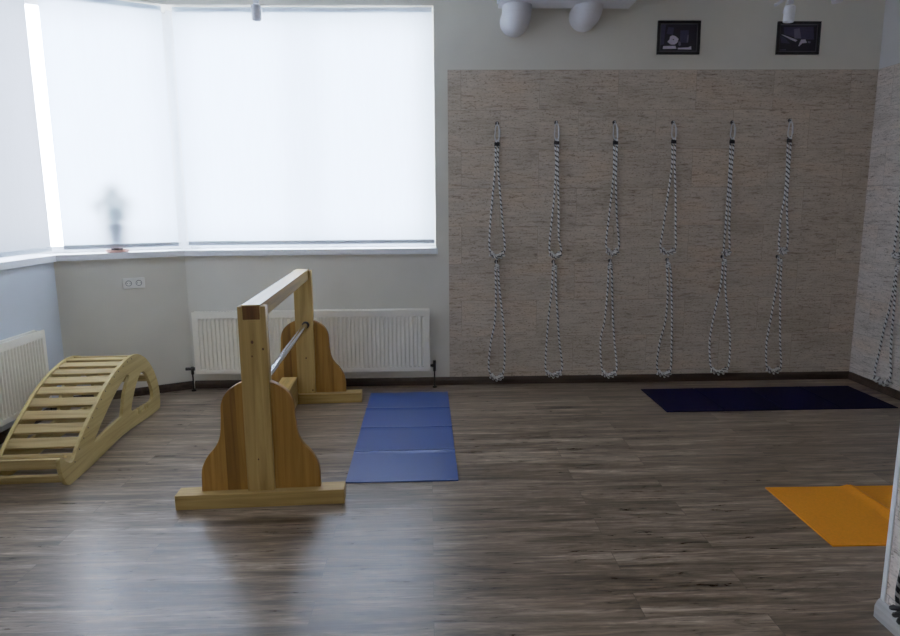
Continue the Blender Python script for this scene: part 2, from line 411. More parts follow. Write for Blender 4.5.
# corner posts
m = MB()
cA0, cA1 = corner(.022), corner(.22)
def post(center_in, dirs, half, z0, z1):
    return None
u = Vector((1, 0)); iA, oA = corner(.16)[2], corner(.30)[2]
struct(MB().prism([(iA.x + .036, iA.y), (iA.x, iA.y), (iA.x - ddir.x * .03, iA.y - ddir.y * .03), (oA.x - ddir.x * .03, oA.y - ddir.y * .03), (oA.x, oA.y), (oA.x + .036, oA.y)], SILL1 + .001, HEAD - .001).build('trim_6', M['pvc']), 'white post between the back and bay windows', 'window post')
iB, oB = corner(.24)[1], corner(.30)[1]
struct(MB().prism([(iB.x + ddir.x * .022, iB.y + ddir.y * .022), (iB.x, iB.y), (iB.x, iB.y - .022), (oB.x, oB.y - .022), (oB.x, oB.y), (oB.x + ddir.x * .022, oB.y + ddir.y * .022)], SILL1 + .001, HEAD - .001).build('trim_7', M['pvc']), 'white post between the bay and left windows', 'window post')

# roller blinds
def blind(p, q, label, z0, chain_at=None, fabric=None):
    p, q = Vector(p), Vector(q); L = (q - p).length; ang = math.atan2(q.y - p.y, q.x - p.x)
    zt = HEAD - .008
    root = thing('roller_blind', label, 'roller blind', (p.x, p.y, z0), ang, 'roller blinds at the windows'); H = zt - z0
    nx, nz = max(2, int(L / .1)), 18
    m = MB(); vs = []; fs = []
    for j in range(nz + 1):
        for i in range(nx + 1):
            x = L * i / nx; vs.append((x, .0012 * math.sin(x * 7 + j * .3), .012 + (H - .012) * j / nz))
    fs = [(j * (nx + 1) + i, j * (nx + 1) + i + 1, (j + 1) * (nx + 1) + i + 1, (j + 1) * (nx + 1) + i) for j in range(nz) for i in range(nx)]
    m.add(vs, fs); m.build('fabric', fabric or M['blind'], root, True)
    m = MB(); m.box(-.001, L + .001, -.008, .008, 0, .034, bev=.004); m.build('bottom_bar', M['bar'], root)
    m = MB(); m.tube([(0.01, .027, H - .026), (L - .01, .027, H - .026)], .021, 16); m.build('roller_tube', M['pvc'], root, True)
    if chain_at is not None:
        pts = [(chain_at + .010 * math.sin(t * 1.1), -.012, H - .02 - (H - .62) * t / 12) for t in range(13)]
        pts += [(chain_at + .022, -.012, .61)] + [(chain_at + .03 + .010 * math.sin(t * 1.1 + 1), -.012, H - .02 - (H - .62) * t / 12) for t in range(12, -1, -1)]
        MB().tube(cat(pts, 2), .0016, 5).build('chain', M['bar'], root, True)
    return root
k = .03
kk = corner(k)
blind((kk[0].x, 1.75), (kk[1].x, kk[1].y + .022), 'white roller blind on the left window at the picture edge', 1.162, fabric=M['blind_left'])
qb = B_ + dn * .018
blind(qb + ddir * .074, qb + ddir * .868, 'narrow white roller blind on the slanted bay window behind the plant saucer', 1.170, None)
blind((-1.925, D + k), (.04, D + k), 'widest white roller blind covering the back window', 1.172)

# ------------------------------------------------------------------ plant behind the bay blind
c = B_ + ddir * .43 + dn * .062
sv = thing('plant_saucer', 'pinkish clay saucer on the sill under the bay blind', 'saucer', (c.x, c.y, SILL1))
MB().lathe([(.060, .0005), (.078, .004), (.085, .020), (.081, .021), (.074, .008), (.0, .007)], 32).build('dish', M['saucer'], sv, True)
pt = thing('potted_plant', 'potted plant showing as a grey silhouette through the bay blind', 'plant', (c.x + dn.x * .031, c.y + dn.y * .031, SILL1 + .0085))
m = MB(); m.lathe([(.036, 0), (.040, .003), (.066, .17), (.072, .172), (.072, .204), (.065, .204), (.062, .18), (0, .18)], 28); m.build('pot', M['pot'], pt, True)
MB().lathe([(.056, .1805), (.045, .186), (0, .19)], 20).build('soil', M['soil'], pt, True)
m = MB()
for i in range(7): m.tube(cat([(0, 0, .17), (random.uniform(-.03, .03), random.uniform(-.008, .02), .26), (random.uniform(-.09, .09), random.uniform(-.015, .02), random.uniform(.34, .44))], 4), .003, 6)
m.build('stem', M['leaf'], pt, True)
m = MB()
for i in range(150):
    z = random.uniform(.23, .50); rr = .135 * math.sin(min(1, (z - .15) / .2) * PI / 2) * (1 if z < .38 else (.53 - z) / .15)
    a = random.uniform(0, 2 * PI); x = rr * random.uniform(.1, 1) * math.cos(a); y = .34 * rr * math.sin(a) - .004
    l, wd = random.uniform(.05, .08), random.uniform(.02, .032); b = random.uniform(0, 2 * PI); el = random.uniform(-.5, .9)
    t = Vector((math.cos(b) * math.cos(el), .2 * math.sin(b) * math.cos(el), math.sin(el))); n = t.cross(Vector((0, 1, .2))).normalized()
    p = Vector((x, y, z))
    m.add([p - t * l / 2, p + n * wd / 2, p + t * l / 2, p - n * wd / 2], [(0, 1, 2, 3)])
m.build('foliage', M['leaf'], pt)
for o in (pt,): o.rotation_euler = (0, 0, math.atan2(ddir.y, ddir.x))

# ------------------------------------------------------------------ double socket on the bay wall
p = B_ + ddir * .518 - dn * .0002
so = thing('wall_socket', 'white double power socket on the bay wall under the sill', 'socket', (p.x, p.y, .899), math.atan2(ddir.y, ddir.x))
MB().box(-.078, .078, -.011, 0, -.041, .041, bev=.004).build('cover_plate', M['socket'], so)
for s in (-.036, .036):
    R = Matrix.Rotation(PI / 2, 4, 'X')
    o = MB().lathe([(.0, .010), (.017, .010), (.020, .0125), (.022, .0125), (.022, .009)], 24, (s, 0, 0), M_=R).build('outlet', M['outlet'], so, True)
    m = MB()
    for d in (-.0095, .0095): m.lathe([(.0, .0103), (.003, .0103), (.003, .0118), (0, .0118)], 10, (s + d, 0, 0), M_=R)
    m.build('pin_hole', M['dark'], o)  # small dark discs, the shade inside the holes put into their colour

# ------------------------------------------------------------------ radiators
def radiator(label, loc, rz, L, H=.5, T=.095):
    """local: x along the wall, front towards -y, back at y = 0"""
    r = thing('radiator', label, 'radiator', loc, rz, 'white panel radiators under the windows')
    per = .0335; n = int((L - .05) / per); x0 = (L - n * per) / 2
    xs = [0, x0]; ys = [0, 0]
    for i in range(n):
        b = x0 + i * per
        xs += [b + per * .14, b + per * .30, b + per * .70, b + per * .86, b + per]; ys += [0, .010, .010, 0, 0]
    xs.append(L); ys.append(0)
    rows = [(.0, None), (.030, None), (.040, 1), (H - .060, 1), (H - .046, None), (H - .004, None)]
    vs = []
    for z, g in rows:
        for x, y in zip(xs, ys): vs.append((x, -T + (y if g else 0), z))
    k = len(xs); m = MB()
    m.add(vs, [(j * k + i, j * k + i + 1, (j + 1) * k + i + 1, (j + 1) * k + i) for j in range(len(rows) - 1) for i in range(k - 1)])
    m.box(0.004, L - .004, -T + .0115, -T + .019, 0.004, H - .008)
    m.build('front_panel', M['rad'], r)
    MB().box(.01, L - .01, -.034, -.026, .01, H - .012).build('rear_panel', M['rad'], r)
    m = MB()
    m.box(0, L, -T + .001, -T + .010, H - .010, H + .004, bev=.002); m.box(0, L, -.030, -.022, H - .010, H + .004, bev=.002)
    ns = int(L / .024)
    for i in range(ns): m.box(.006 + i * .024, .012 + i * .024, -T + .010, -.030, H - .010, H + .001)
    m.build('top_grille', M['rad'], r)
    for x in (-.001, L - .009): MB().box(x, x + .010, -T + .008, -.022, .012, H - .006, bev=.003).build('side_cover', M['rad'], r)
    for x in (.25, L - .25): MB().box(x, x + .03, -.026, -.0005, .05, H - .06).build('wall_bracket', M['rad'], r)
    for x, s in ((0, -1), (L, 1)):
        m = MB()
        m.tube([(x - s * .004, -.06, .035), (x + s * .045, -.06, .035)], .010, 10)
        m.tube([(x + s * .012, -.06, .035), (x + s * .030, -.06, .035)], .014, 6)
        m.tube([(x + s * .036, -.06, .052), (x + s * .036, -.06, -.01)], .012, 10)
        m.tube([(x + s * .036, -.06, -.01), (x + s * .036, -.06, -loc[2] + .012)], .0065, 10)
        m.lathe([(.018, -loc[2] + .0008), (.018, -loc[2] + .012), (.008, -loc[2] + .016)], 16, (x + s * .036, -.06, 0))
        if s < 0: m.tube([(x - .040, -.06, .035), (x - .088, -.06, .035)], .013, 12)
        else: m.tube([(x + .036, -.06, .05), (x + .036, -.06, .078)], .013, 12)
        m.build('valve', M['valve'], r, True)
    return r
radiator('long white panel radiator on the back wall behind the wooden bar frame', (-1.894, D - .024, .150), 0, 1.887)
radiator('white panel radiator on the left wall beside the slatted arch', (-2.755 + .006, 3.17, .150), PI / 2, 1.40)

# ------------------------------------------------------------------ bar stand
st = thing('wooden_bar_stand', 'pine exercise frame with round-shouldered end boards and a steel bar between', 'exercise frame', (-1.271, 3.113, 0), .049)
SW, SL, BH, BD = .828, 1.845, .076, .104
half = [(.292, .0765), (.289, .17), (.277, .215), (.250, .262), (.213, .305), (.188, .36), (.178, .45), (.174, .52), (.152, .572), (.112, .608), (.060, .632), (0, .640)]
rt = [(p.x, p.y) for p in cat([(a, b, 0) for a, b in half], 4)]
outl = [(.414 + a, b) for a, b in rt] + [(.414 - a, b) for a, b in rt[-2::-1]]
Rx = Matrix.Rotation(PI / 2, 4, 'X')
for d0 in (0, SL - BD):
    MB().box(0, SW, d0, d0 + BD, .0005, BH, bev=.003).build('foot_beam', M['pine_x'], st)
    me = plate('end_board', outl, [], .036, None, None, .002)
    me.transform(Matrix.Translation((0, d0 + .068, 0)) @ Rx)
    mesh_obj('end_board', me, M['glued'], st)
    # post with a notch in its top for the beam
    x0, x1, b0, b1 = .352, .480, .3685, .4605
    prof = [(x0, BH + .0005), (x1, BH + .0005), (x1, 1.006), (b1, 1.006), (b1, .9395), (b0, .9395), (b0, 1.006), (x0, 1.006)]
    me = plate('post', prof, [], .066, None, None, .002)
    me.transform(Matrix.Translation((0, d0 + .063, 0)) @ Rx)
    o = mesh_obj('post', me, M['pine_z'], st)
    me.materials.append(M['knot']); b = bmesh.new(); b.from_mesh(me)
    for kx, kz, kr in (((.412, .835, .007), (.462, .80, .0055), (.408, .765, .004), (.41, .24, .004)) if d0 == 0 else ((.42, .35, .006), (.46, .1, .006))):
        c0 = b.verts.new((kx, d0 + .0297, kz)); ring = [b.verts.new((kx + kr * math.cos(i * PI / 5), d0 + .0297, kz + kr * 1.25 * math.sin(i * PI / 5))) for i in range(10)]
        for i in range(10): b.faces.new((c0, ring[i], ring[(i + 1) % 10])).material_index = 1
    b.to_mesh(me); b.free()
m = MB(); m.box(.370, .459, .0302, SL - .006, .941, 1.017, bev=.002); m.add([(.374, .0296, .945), (.455, .0296, .945), (.455, .0296, 1.012), (.374, .0296, 1.012)], [(0, 1, 2, 3)], 1)
m.build('top_beam', [M['pine_y'], M['endgrain']], st)
m = MB(); m.box(.240, .352, .09, SL - BD - .001, .012, .215, bev=.004); m.build('lower_brace', M['pine_y'], st)
bar = MB().tube([(.428, .095, .604), (.428, SL - BD + .031, .604)], .019, 20).build('steel_bar', M['chrome'], st, True)
for d, e in ((.0965, .108), (SL - BD + .018, SL - BD + .0295)): MB().tube([(.428, d, .604), (.428, e, .604)], .027, 20).build('flange', M['iron'], bar, True)

# ------------------------------------------------------------------ slatted arch
ar = thing('slatted_arch', 'curved wooden slatted backbend arch with hooked foot end by the left radiator', 'yoga arch', (-1.96, 3.44, 0), math.atan2(.99891, -.04661) - PI / 2)
# local frame: y along the arch towards the back wall, x to the right; side board outline in (y, z)
Ao = [(1.092, .478), (1.02, .492), (.945, .496), (.865, .489), (.787, .474), (.71, .457), (.634, .434), (.512, .386), (.419, .336), (.303, .273), (.204, .212), (.125, .154), (.089, .122), (.052, .112), (.006, .134), (-.030, .165), (-.054, .176), (-.064, .160), (-.062, .118), (-.048, .069), (-.022, .026), (.015, .002), (.088, .001)]
Ab = [(.283, .006), (.501, .018), (.689, .027), (.868, .024), (1.115, .008), (1.301, .001), (1.36, .001)]
Ar = [(1.400, .012), (1.413, .081), (1.404, .168), (1.362, .263), (1.290, .353), (1.200, .428)]
outline = [(p.x, p.y) for p in cat([(a, b, 0) for a, b in Ao + Ab + Ar], 4, True)]
h1 = [(.80, .372), (.858, .393), (.892, .388), (.900, .366), (.852, .330), (.812, .285), (.782, .235), (.762, .190), (.738, .150), (.70, .146), (.60, .141), (.46, .132), (.337, .124), (.378, .163), (.5, .236), (.657, .318), (.737, .352)]
h1 = [(p.x, p.y) for p in cat([(a, b, 0) for a, b in h1], 3, True)]
h2 = [(1.149, .347), (1.10, .350), (1.056, .331), (1.0, .290), (.956, .246), (.91, .19), (.885, .150), (.905, .128), (.952, .118)]
for i in range(4):
    y = .985 + i * .056; h2 += [(y, .118 - i * .004), (y + .003, .078 - i * .003), (y + .024, .078 - i * .003), (y + .028, .116 - i * .004)]
h2 += [(1.22, .100), (1.262, .108), (1.283, .128), (1.282, .175), (1.245, .245), (1.20, .308)]
AW, TH = .392, .022
Mp = Matrix(((0, 0, 1, 0), (1, 0, 0, 0), (0, 1, 0, 0), (0, 0, 0, 1)))   # (y, z, x) -> (x, y, z)
me = plate('side_board', outline, [h1, h2], TH, None, None, .002)
screws = []
top = cat([(a, b, 0) for a, b in Ao[:16]], 8)
for xo in (-TH / 2, -AW - TH / 2):
    m2 = me.copy(); m2.transform(Matrix.Translation((xo, 0, 0)) @ Mp); mesh_obj('side_board', m2, M['ply'], ar)
# slats follow the top edge
L = [0]; T = [Vector((a, b, 0)) for a, b in [(1.395, .14), (1.375, .235), (1.325, .305), (1.262, .375), (1.19, .425), (1.10, .474)] + Ao[1:14]]
T = cat(T, 10)
for i in range(1, len(T)): L.append(L[-1] + (T[i] - T[i - 1]).length)
def at(s):
    for i in range(1, len(T)):
        if L[i] >= s:
            f = (s - L[i - 1]) / (L[i] - L[i - 1]); p = T[i - 1].lerp(T[i], f); t = (T[i] - T[i - 1]).normalized(); return p, t
    return T[-1], (T[-1] - T[-2]).normalized()
total = L[-1]; ns = 17
m_s = MB()
def slat(p, t, wd=.066, th=.018, depth=.004):
    n = Vector((-t.y, t.x, 0))
    if n.dot(Vector((.75, -.1, 0)) - p) > 0: n = -n       # outward
    c = p - n * (depth + th / 2)
    b = bmesh.new(); bmesh.ops.create_cube(b, size=1)
    for v in b.verts: v.co = (v.co.x * (AW - TH - .0006), v.co.y * wd, v.co.z * th)
    bmesh.ops.bevel(b, geom=list(b.edges), offset=.003, segments=2, profile=.5, affect='EDGES')
    R = Matrix(((1, 0, 0, 0), (0, t.x, n.x, 0), (0, t.y, n.y, 0), (0, 0, 0, 1)))
    b.transform(Matrix.Translation((-AW / 2 - TH / 2, c.x, c.y)) @ R)
    MB().bm(b).build('slat', M['slat'], ar)
step = .1035; s = total - .045
while s > .02:
    p, t = at(s); slat(p, t); s -= step
slat(Vector((-.059, .145, 0)), Vector((.15, -1, 0)).normalized(), .058)
slat(Vector((-.034, .050, 0)), Vector((.45, -1, 0)).normalized(), .050)
slat(Vector((.03, .135, 0)), Vector((-.85, .55, 0)).normalized(), .03, depth=.012)
sp = []
for i in range(14):
    p, t = at(total - .03 - i * .075); n = Vector((-t.y, t.x, 0))
    if n.dot(Vector((.75, -.1, 0)) - p) > 0: n = -n
    c = p - n * .018
    sp.append(c)
for c in sp: MB().lathe([(.0045, 0), (.0045, .0012), (.002, .0016)], 8, (.0002, c.x, c.y), M_=Matrix.Rotation(PI / 2, 4, 'Y')).build('screw_head', M['iron'], ar)

# ------------------------------------------------------------------ folding mats
def mat(label, loc, rz, L, W, mt, creases, th=.007, ridge=None, name='exercise_mat'):
    """local x across the length L, y across the width W; creases are raised folds"""
    xs = {0., L, .002, L - .002}
    for c in creases: xs |= {c + k_ for k_ in (-.07, -.045, -.03, -.018, -.008, -.0050, -.0044, 0, .0044, .0050, .008, .018, .03, .045, .07)}
    for i in range(1, 36): xs.add(L * i / 36)
    xs = sorted(x for x in xs if 0 <= x <= L); ys = [0, .002] + [W * i / 12 for i in range(1, 12)] + [W - .002, W]
    def lift(x, y):
        h = 0
        for i, c in enumerate(creases):
            d = abs(x - c); R = ridge[i] if ridge else .012
            h += R * max(0, 1 - d / .045) ** 1.3 * (.7 + .3 * math.sin(1.5 + i * 2.1 + y * 5))
            h -= .0062 if d <= .0045 else 0
        return max(h, -.004)
    vs = []; k = len(ys)
    for x in xs:
        for y in ys:
            e = .0 if (x in (xs[0], xs[-1]) or y in (ys[0], ys[-1])) else 0
            vs.append((x, y, th - e + lift(x, y)))
    for x in xs:
        for y in ys: vs.append((x, y, .0006 + max(0, lift(x, y) - .003)))
    n = len(xs) * k; fs = []
    for i in range(len(xs) - 1):
        for j in range(k - 1):
            a = i * k + j; fs += [(a, a + k, a + k + 1, a + 1), (n + a, n + a + 1, n + a + k + 1, n + a + k)]
    for i in range(len(xs) - 1):
        for j in (0, k - 1): a = i * k + j; fs.append((a, a + k, n + a + k, n + a))
    for j in range(k - 1):
        for i in (0, len(xs) - 1): a = i * k + j; fs.append((a, a + 1, n + a + 1, n + a))
    o = MB().add(vs, fs).build(name, mt, None, True); o.location = loc; o.rotation_euler = (0, 0, rz)
    return tag(o, label, 'exercise mat', 'folding exercise mats on the floor')
mat('mid-blue folding mat with crosswise creases lying beside the wooden frame', (-.470 + .612, 3.405, 0), PI / 2 + .006, 1.722, .612, M['mat_blue'], [.445, .875, 1.30], ridge=[.007, .006, .005])
mat('dark navy mat lying flat along the rope wall', (1.689, 4.530, 0), .004, 1.70, .588, M['mat_navy'], [.43, .86, 1.29], ridge=[.002, .002, .002])
mat('orange folding mat with one raised crease by the wall stub', (1.742, 2.630, 0), -.012, 1.73, .604, M['mat_orange'], [.440, .87, 1.30], ridge=[.03, .01, .01])

# ------------------------------------------------------------------ ropes
UP = [
    ((0.54, 2.104), (0.538, 1.965), [(0.527, 1.785), (0.504, 1.53), (0.484, 1.271), (0.482, 1.136)], [(0.546, 1.785), (0.568, 1.53), (0.588, 1.312), (0.605, 1.135)], (0.541, 1.063)),
    ((1.005, 2.11), (1.008, 1.974), [(1.007, 1.783), (0.997, 1.547), (0.981, 1.349), (0.965, 1.131)], [(1.02, 1.783), (1.031, 1.488), (1.039, 1.227), (1.061, 1.115)], (1.015, 1.059)),
    ((1.465, 2.109), (1.474, 1.972), [(1.468, 1.719), (1.445, 1.425), (1.426, 1.185), (1.43, 1.135)], [(1.486, 1.68), (1.503, 1.385), (1.528, 1.184), (1.528, 1.134)], (1.477, 1.079)),
    ((1.931, 2.107), (1.937, 1.978), [(1.933, 1.778), (1.908, 1.521), (1.886, 1.284), (1.869, 1.131)], [(1.953, 1.778), (1.973, 1.521), (1.985, 1.283), (1.993, 1.13)], (1.937, 1.078)),
    ((2.404, 2.106), (2.404, 1.976), [(2.398, 1.737), (2.395, 1.439), (2.393, 1.223), (2.390, 1.119)], [(2.413, 1.698), (2.417, 1.478), (2.424, 1.279), (2.436, 1.118)], (2.413, 1.066)),
    ((2.866, 2.119), (2.864, 1.982), [(2.863, 1.734), (2.859, 1.515), (2.844, 1.375), (2.841, 1.173), (2.848, 1.123)], [(2.877, 1.734), (2.880, 1.515), (2.89, 1.375), (2.91, 1.213), (2.91, 1.122)], (2.879, 1.076))]
LO = [
    ((0.538, 1.023), (0.542, 0.991), [(0.534, 0.853), (0.535, 0.673), (0.524, 0.507), (0.496, 0.366), (0.478, 0.18), (0.488, 0.104)], [(0.559, 0.853), (0.585, 0.619), (0.607, 0.435), (0.61, 0.212), (0.596, 0.094)], (0.547, 0.052)),
    ((1.003, 1.018), (1.01, 0.99), [(0.991, 0.786), (0.969, 0.56), (0.957, 0.351), (0.951, 0.139)], [(1.023, 0.823), (1.041, 0.597), (1.061, 0.368), (1.09, 0.146)], (1.018, 0.07)),
    ((1.467, 1.022), (1.465, 0.998), [(1.45, 0.781), (1.434, 0.538), (1.406, 0.364), (1.422, 0.133)], [(1.487, 0.78), (1.503, 0.537), (1.522, 0.344), (1.548, 0.131)], (1.483, 0.063)),
    ((1.937, 1.026), (1.941, 1.001), [(1.948, 0.775), (1.94, 0.531), (1.902, 0.338), (1.886, 0.145)], [(1.969, 0.879), (1.99, 0.586), (2.001, 0.32), (2.004, 0.124)], (1.953, 0.061)),
    ((2.392, 1.046), (2.403, 1.021), [(2.387, 0.828), (2.346, 0.582), (2.322, 0.352), (2.339, 0.145)], [(2.421, 0.808), (2.455, 0.58), (2.491, 0.35), (2.492, 0.134)], (2.411, 0.075)),
    ((2.85, 1.042), (2.864, 1.017), [(2.85, 0.804), (2.825, 0.557), (2.804, 0.326), (2.815, 0.138)], [(2.881, 0.803), (2.896, 0.575), (2.916, 0.325), (2.939, 0.127)], (2.88, 0.077))]
RU = ((4.931, 2.11), (4.930, 1.975), [(4.932, 1.74), (4.930, 1.50), (4.935, 1.292), (4.937, 1.127)], [(4.915, 1.74), (4.895, 1.45), (4.880, 1.234), (4.868, 1.131)], (4.904, 1.068))
RL = ((4.889, 1.032), (4.884, 0.995), [(4.899, 0.93), (4.904, 0.769), (4.932, 0.636), (4.957, 0.506), (4.988, 0.319), (5.01, 0.15)], [(4.879, 0.897), (4.868, 0.662), (4.862, 0.462), (4.845, 0.287), (4.824, 0.168)], (4.911, 0.082))
PL = ((1.955, 1.03), (1.957, 1.0), [(1.975, .8), (2.000, .55), (2.025, .30), (2.035, .16)], [(1.940, .8), (1.925, .55), (1.920, .30), (1.935, .16)], (1.985, .085))

def rope(data, W, upper, label, dark=False, hook_label=None, group=None):
    """W maps (along the wall, height, distance from the wall) to the world; the thing sits at its wall hook"""
    h, top, lf, rg, bt = data
    o0 = W(h[0], h[1], .006)
    ho = thing('wall_hook', hook_label, 'wall hook', o0, group='wall hooks of the ropes')
    loc = lambda u, z, d: tuple(Vector(W(u, z, d)) - Vector(o0))
    m = MB(); nrm = (Vector(W(0, 0, 1)) - Vector(W(0, 0, 0)))
    R = nrm.to_track_quat('Z', 'X').to_matrix().to_4x4()
    m.lathe([(.016, .0003), (.016, .003), (.013, .005), (.0045, .0055), (.0045, .012)], 16, M_=R); m.build('plate', M['iron'], ho, True)
    m = MB(); rc = .0125
    m.tube([loc(h[0], h[1] - .004 + rc * math.cos(a), .006 + .016 + rc * math.sin(a)) for a in [i * PI / 8 for i in range(16)]], .0034, 8, True)
    m.build('eye_ring', M['steel'], ho, True)
    root = thing('rope_sling', label, 'yoga rope', W(top[0], top[1], .006), group=group)
    base = Vector(W(top[0], top[1], .006)); lc = lambda u, z, d: tuple(Vector(W(u, z, d)) - base)
    rm = M['rope_dark'] if dark else M['rope']
    ztop = top[1]; d0 = .026
    if upper:
        zt = h[1] - .013; zb = top[1] + .006; hl = (zt - zb) / 2; zc = (zt + zb) / 2; uc = (h[0] + top[0]) / 2
        pts = []
        for i in range(24):
            a = 2 * PI * i / 24; wdt = .019 if math.sin(a) < 0 else .015
            pts.append(lc(uc + (top[0] - h[0]) * -.5 * math.sin(a) + wdt * math.copysign(abs(math.cos(a)) ** .7, math.cos(a)), zc + hl * math.copysign(abs(math.sin(a)) ** .85, math.sin(a)), d0 + .004))
        cb = MB().tube(pts, .0052, 8, True); cb.tube([lc(uc + .018, zc - .03, d0 + .004), lc(uc + .017, zc + .03, d0 + .004)], .0075, 10)
        cb.build('carabiner', M['steel'], root, True)
        zr = top[1] + .004
    else: zr = h[1] - .022
    # closed loop of rope through the carabiner or ring
    P = [(top[0], zr, d0)] + [(top[0] - .011, zr - .022, d0)] + [(u, z, d0 + .004 * (i % 2)) for i, (u, z) in enumerate(lf)]
    P += [(bt[0] + (lf[-1][0] - bt[0]) * .55, bt[1] + .014, d0 + .004), (bt[0], bt[1], d0 + .004), (bt[0] + (rg[-1][0] - bt[0]) * .55, bt[1] + .014, d0 + .004)]
    P += [(u, z, d0 + .006) for u, z in rg[::-1]] + [(top[0] + .011, zr - .022, d0 + .004)]
    sm = cat(P, 8, True)
    r_ = .0078
    MB().tube([lc(*p) for p in sm], r_, 8, True).build('rope_loop', rm, root, True)
    # binding below the ring
    m = MB(); zk = zr - .024
    hx = [(top[0] + .017 * math.cos(a), zk - .012 + .024 * a / (8 * PI), d0 + .002 + .012 * math.sin(a)) for a in [i * PI / 5 for i in range(41)]]
    m.tube([lc(*p) for p in hx], .0055, 7); m.build('binding', M['black'] if upper else M['grip'], root, True)
    # rope wound round the bottom of the loop
    arc = [(bt[0] + (lf[-1][0] - bt[0]) * .85, bt[1] + .030), (bt[0] + (lf[-1][0] - bt[0]) * .5, bt[1] + .011), (bt[0], bt[1]), (bt[0] + (rg[-1][0] - bt[0]) * .5, bt[1] + .011), (bt[0] + (rg[-1][0] - bt[0]) * .85, bt[1] + .030)]
    arc = cat([(a, b, 0) for a, b in arc], 16); m = MB(); hp = []
    nn = len(arc)
    for i in range(nn):
        q = arc[i]; t = (arc[min(i + 1, nn - 1)] - arc[max(i - 1, 0)]).normalized(); n = Vector((-t.y, t.x, 0)); a = i * 2 * PI / 13.
        rr = .0160 + .003 * math.sin(i * .9); q2 = q + n * rr * math.cos(a)
        hp.append((q2.x, q2.y, d0 + .004 + rr * math.sin(a)))
    m.tube([lc(*p) for p in hp], .0088, 7); m.build('wound_grip', M['black'] if dark else M['grip'], root, True)
    return root

WB = lambda u, z, d: (u, D - d, z)
WR = lambda u, z, d: (XR - d, u, z)
WP = lambda u, z, d: (XP - d, u, z)
word = ['nearest the window', 'second from the window', 'third from the window', 'fourth from the window', 'fifth from the window', 'nearest the right corner']
shape = ['wide even loop', 'narrow loop pinched together', 'loop leaning left', 'long open triangular loop', 'two strands hanging close together', 'strands joined halfway then split']
shape2 = ['long loop bulging left', 'slim pear-shaped loop', 'loop with a kink on its left strand', 'straight right strand and slanted left strand', 'widest and roundest loop', 'tapering loop']
for i in range(6):
    rope(UP[i], WB, True, f'upper rope sling {word[i]}, {shape[i]}', hook_label=f'upper steel wall hook on the cork wall, {word[i]}', group='upper rope slings on the cork wall')
for i in range(6):
    rope(LO[i], WB, False, f'lower rope sling {word[i]}, {shape2[i]}', hook_label=f'lower steel wall hook on the cork wall, {word[i]}', group='lower rope slings on the cork wall')
rope(RU, WR, True, 'upper rope sling on the right side wall, cut off by the picture edge', hook_label='upper wall hook on the right side wall', dark=False, group='rope slings on the right side wall')
rope(RL, WR, False, 'lower rope sling on the right side wall above the navy mat', hook_label='lower wall hook on the right side wall', dark=False, group='rope slings on the right side wall')
rope(PL, WP, False, 'dark rope sling on the near wall stub at the bottom right corner', hook_label='wall hook on the near wall stub', dark=True)

# ------------------------------------------------------------------ framed photographs
def picture(cx, cz, W, H, label, shapes):
    r = thing('framed_photograph', label, 'picture', (cx, D - .0003, cz), 0, 'framed photographs above the cork')
    fw = .021; m = MB()
    for x0, x1, z0, z1 in ((-W / 2, W / 2, H / 2 - fw, H / 2), (-W / 2, W / 2, -H / 2, -H / 2 + fw), (-W / 2, -W / 2 + fw, -H / 2 + fw, H / 2 - fw), (W / 2 - fw, W / 2, -H / 2 + fw, H / 2 - fw)):
        m.box(x0, x1, -.018, 0, z0, z1, bev=.002)
    m.build('frame', M['frame'], r)
    iw, ih = W - 2 * fw, H - 2 * fw
    m = MB(); m.box(-iw / 2, iw / 2, -.006, -.0005, -ih / 2, ih / 2, 0)
    b = .006
    m.add([(-iw / 2 + b, -.0064, -ih / 2 + b), (iw / 2 - b, -.0064, -ih / 2 + b), (iw / 2 - b, -.0064, ih / 2 - b), (-iw / 2 + b, -.0064, ih / 2 - b)], [(0, 1, 2, 3)], 1)
    for i, (mi, poly) in enumerate(shapes):
        y = -.0067 - i * .0002
        m.add([(-iw / 2 + b + u * (iw - 2 * b), y, ih / 2 - b - v * (ih - 2 * b)) for u, v in poly], [tuple(range(len(poly)))], mi)
    m.build('print', [M['mount'], M['ph0'], M['ph1'], M['ph2'], M['ph3']], r)
sh1 = [(2, [(0, 0), (.13, 0), (.1, .75), (0, .78)]), (2, [(.2, .1), (.36, .12), (.34, .4), (.16, .35)]), (2, [(.54, .22), (.78, .22), (.76, .7), (.54, .68)]), (3, [(.74, .4), (.78, .4), (.77, .68), (.73, .68)]),
       (4, [(.26, .46), (.33, .41), (.42, .45), (.50, .55), (.47, .68), (.40, .76), (.29, .76), (.19, .66), (.25, .56)]),
       (4, [(.08, .82), (.42, .81), (.45, .92), (.07, .93)]), (1, [(.33, .56), (.37, .55), (.38, .585), (.35, .60)]), (3, [(.50, .62), (.60, .73), (.54, .82), (.50, .78)]),
       (4, [(.49, .89), (.78, .87), (.86, .82), (.87, .95), (.49, .94)]), (1, [(.56, .70), (.80, .74), (.84, .82), (.60, .86)])]
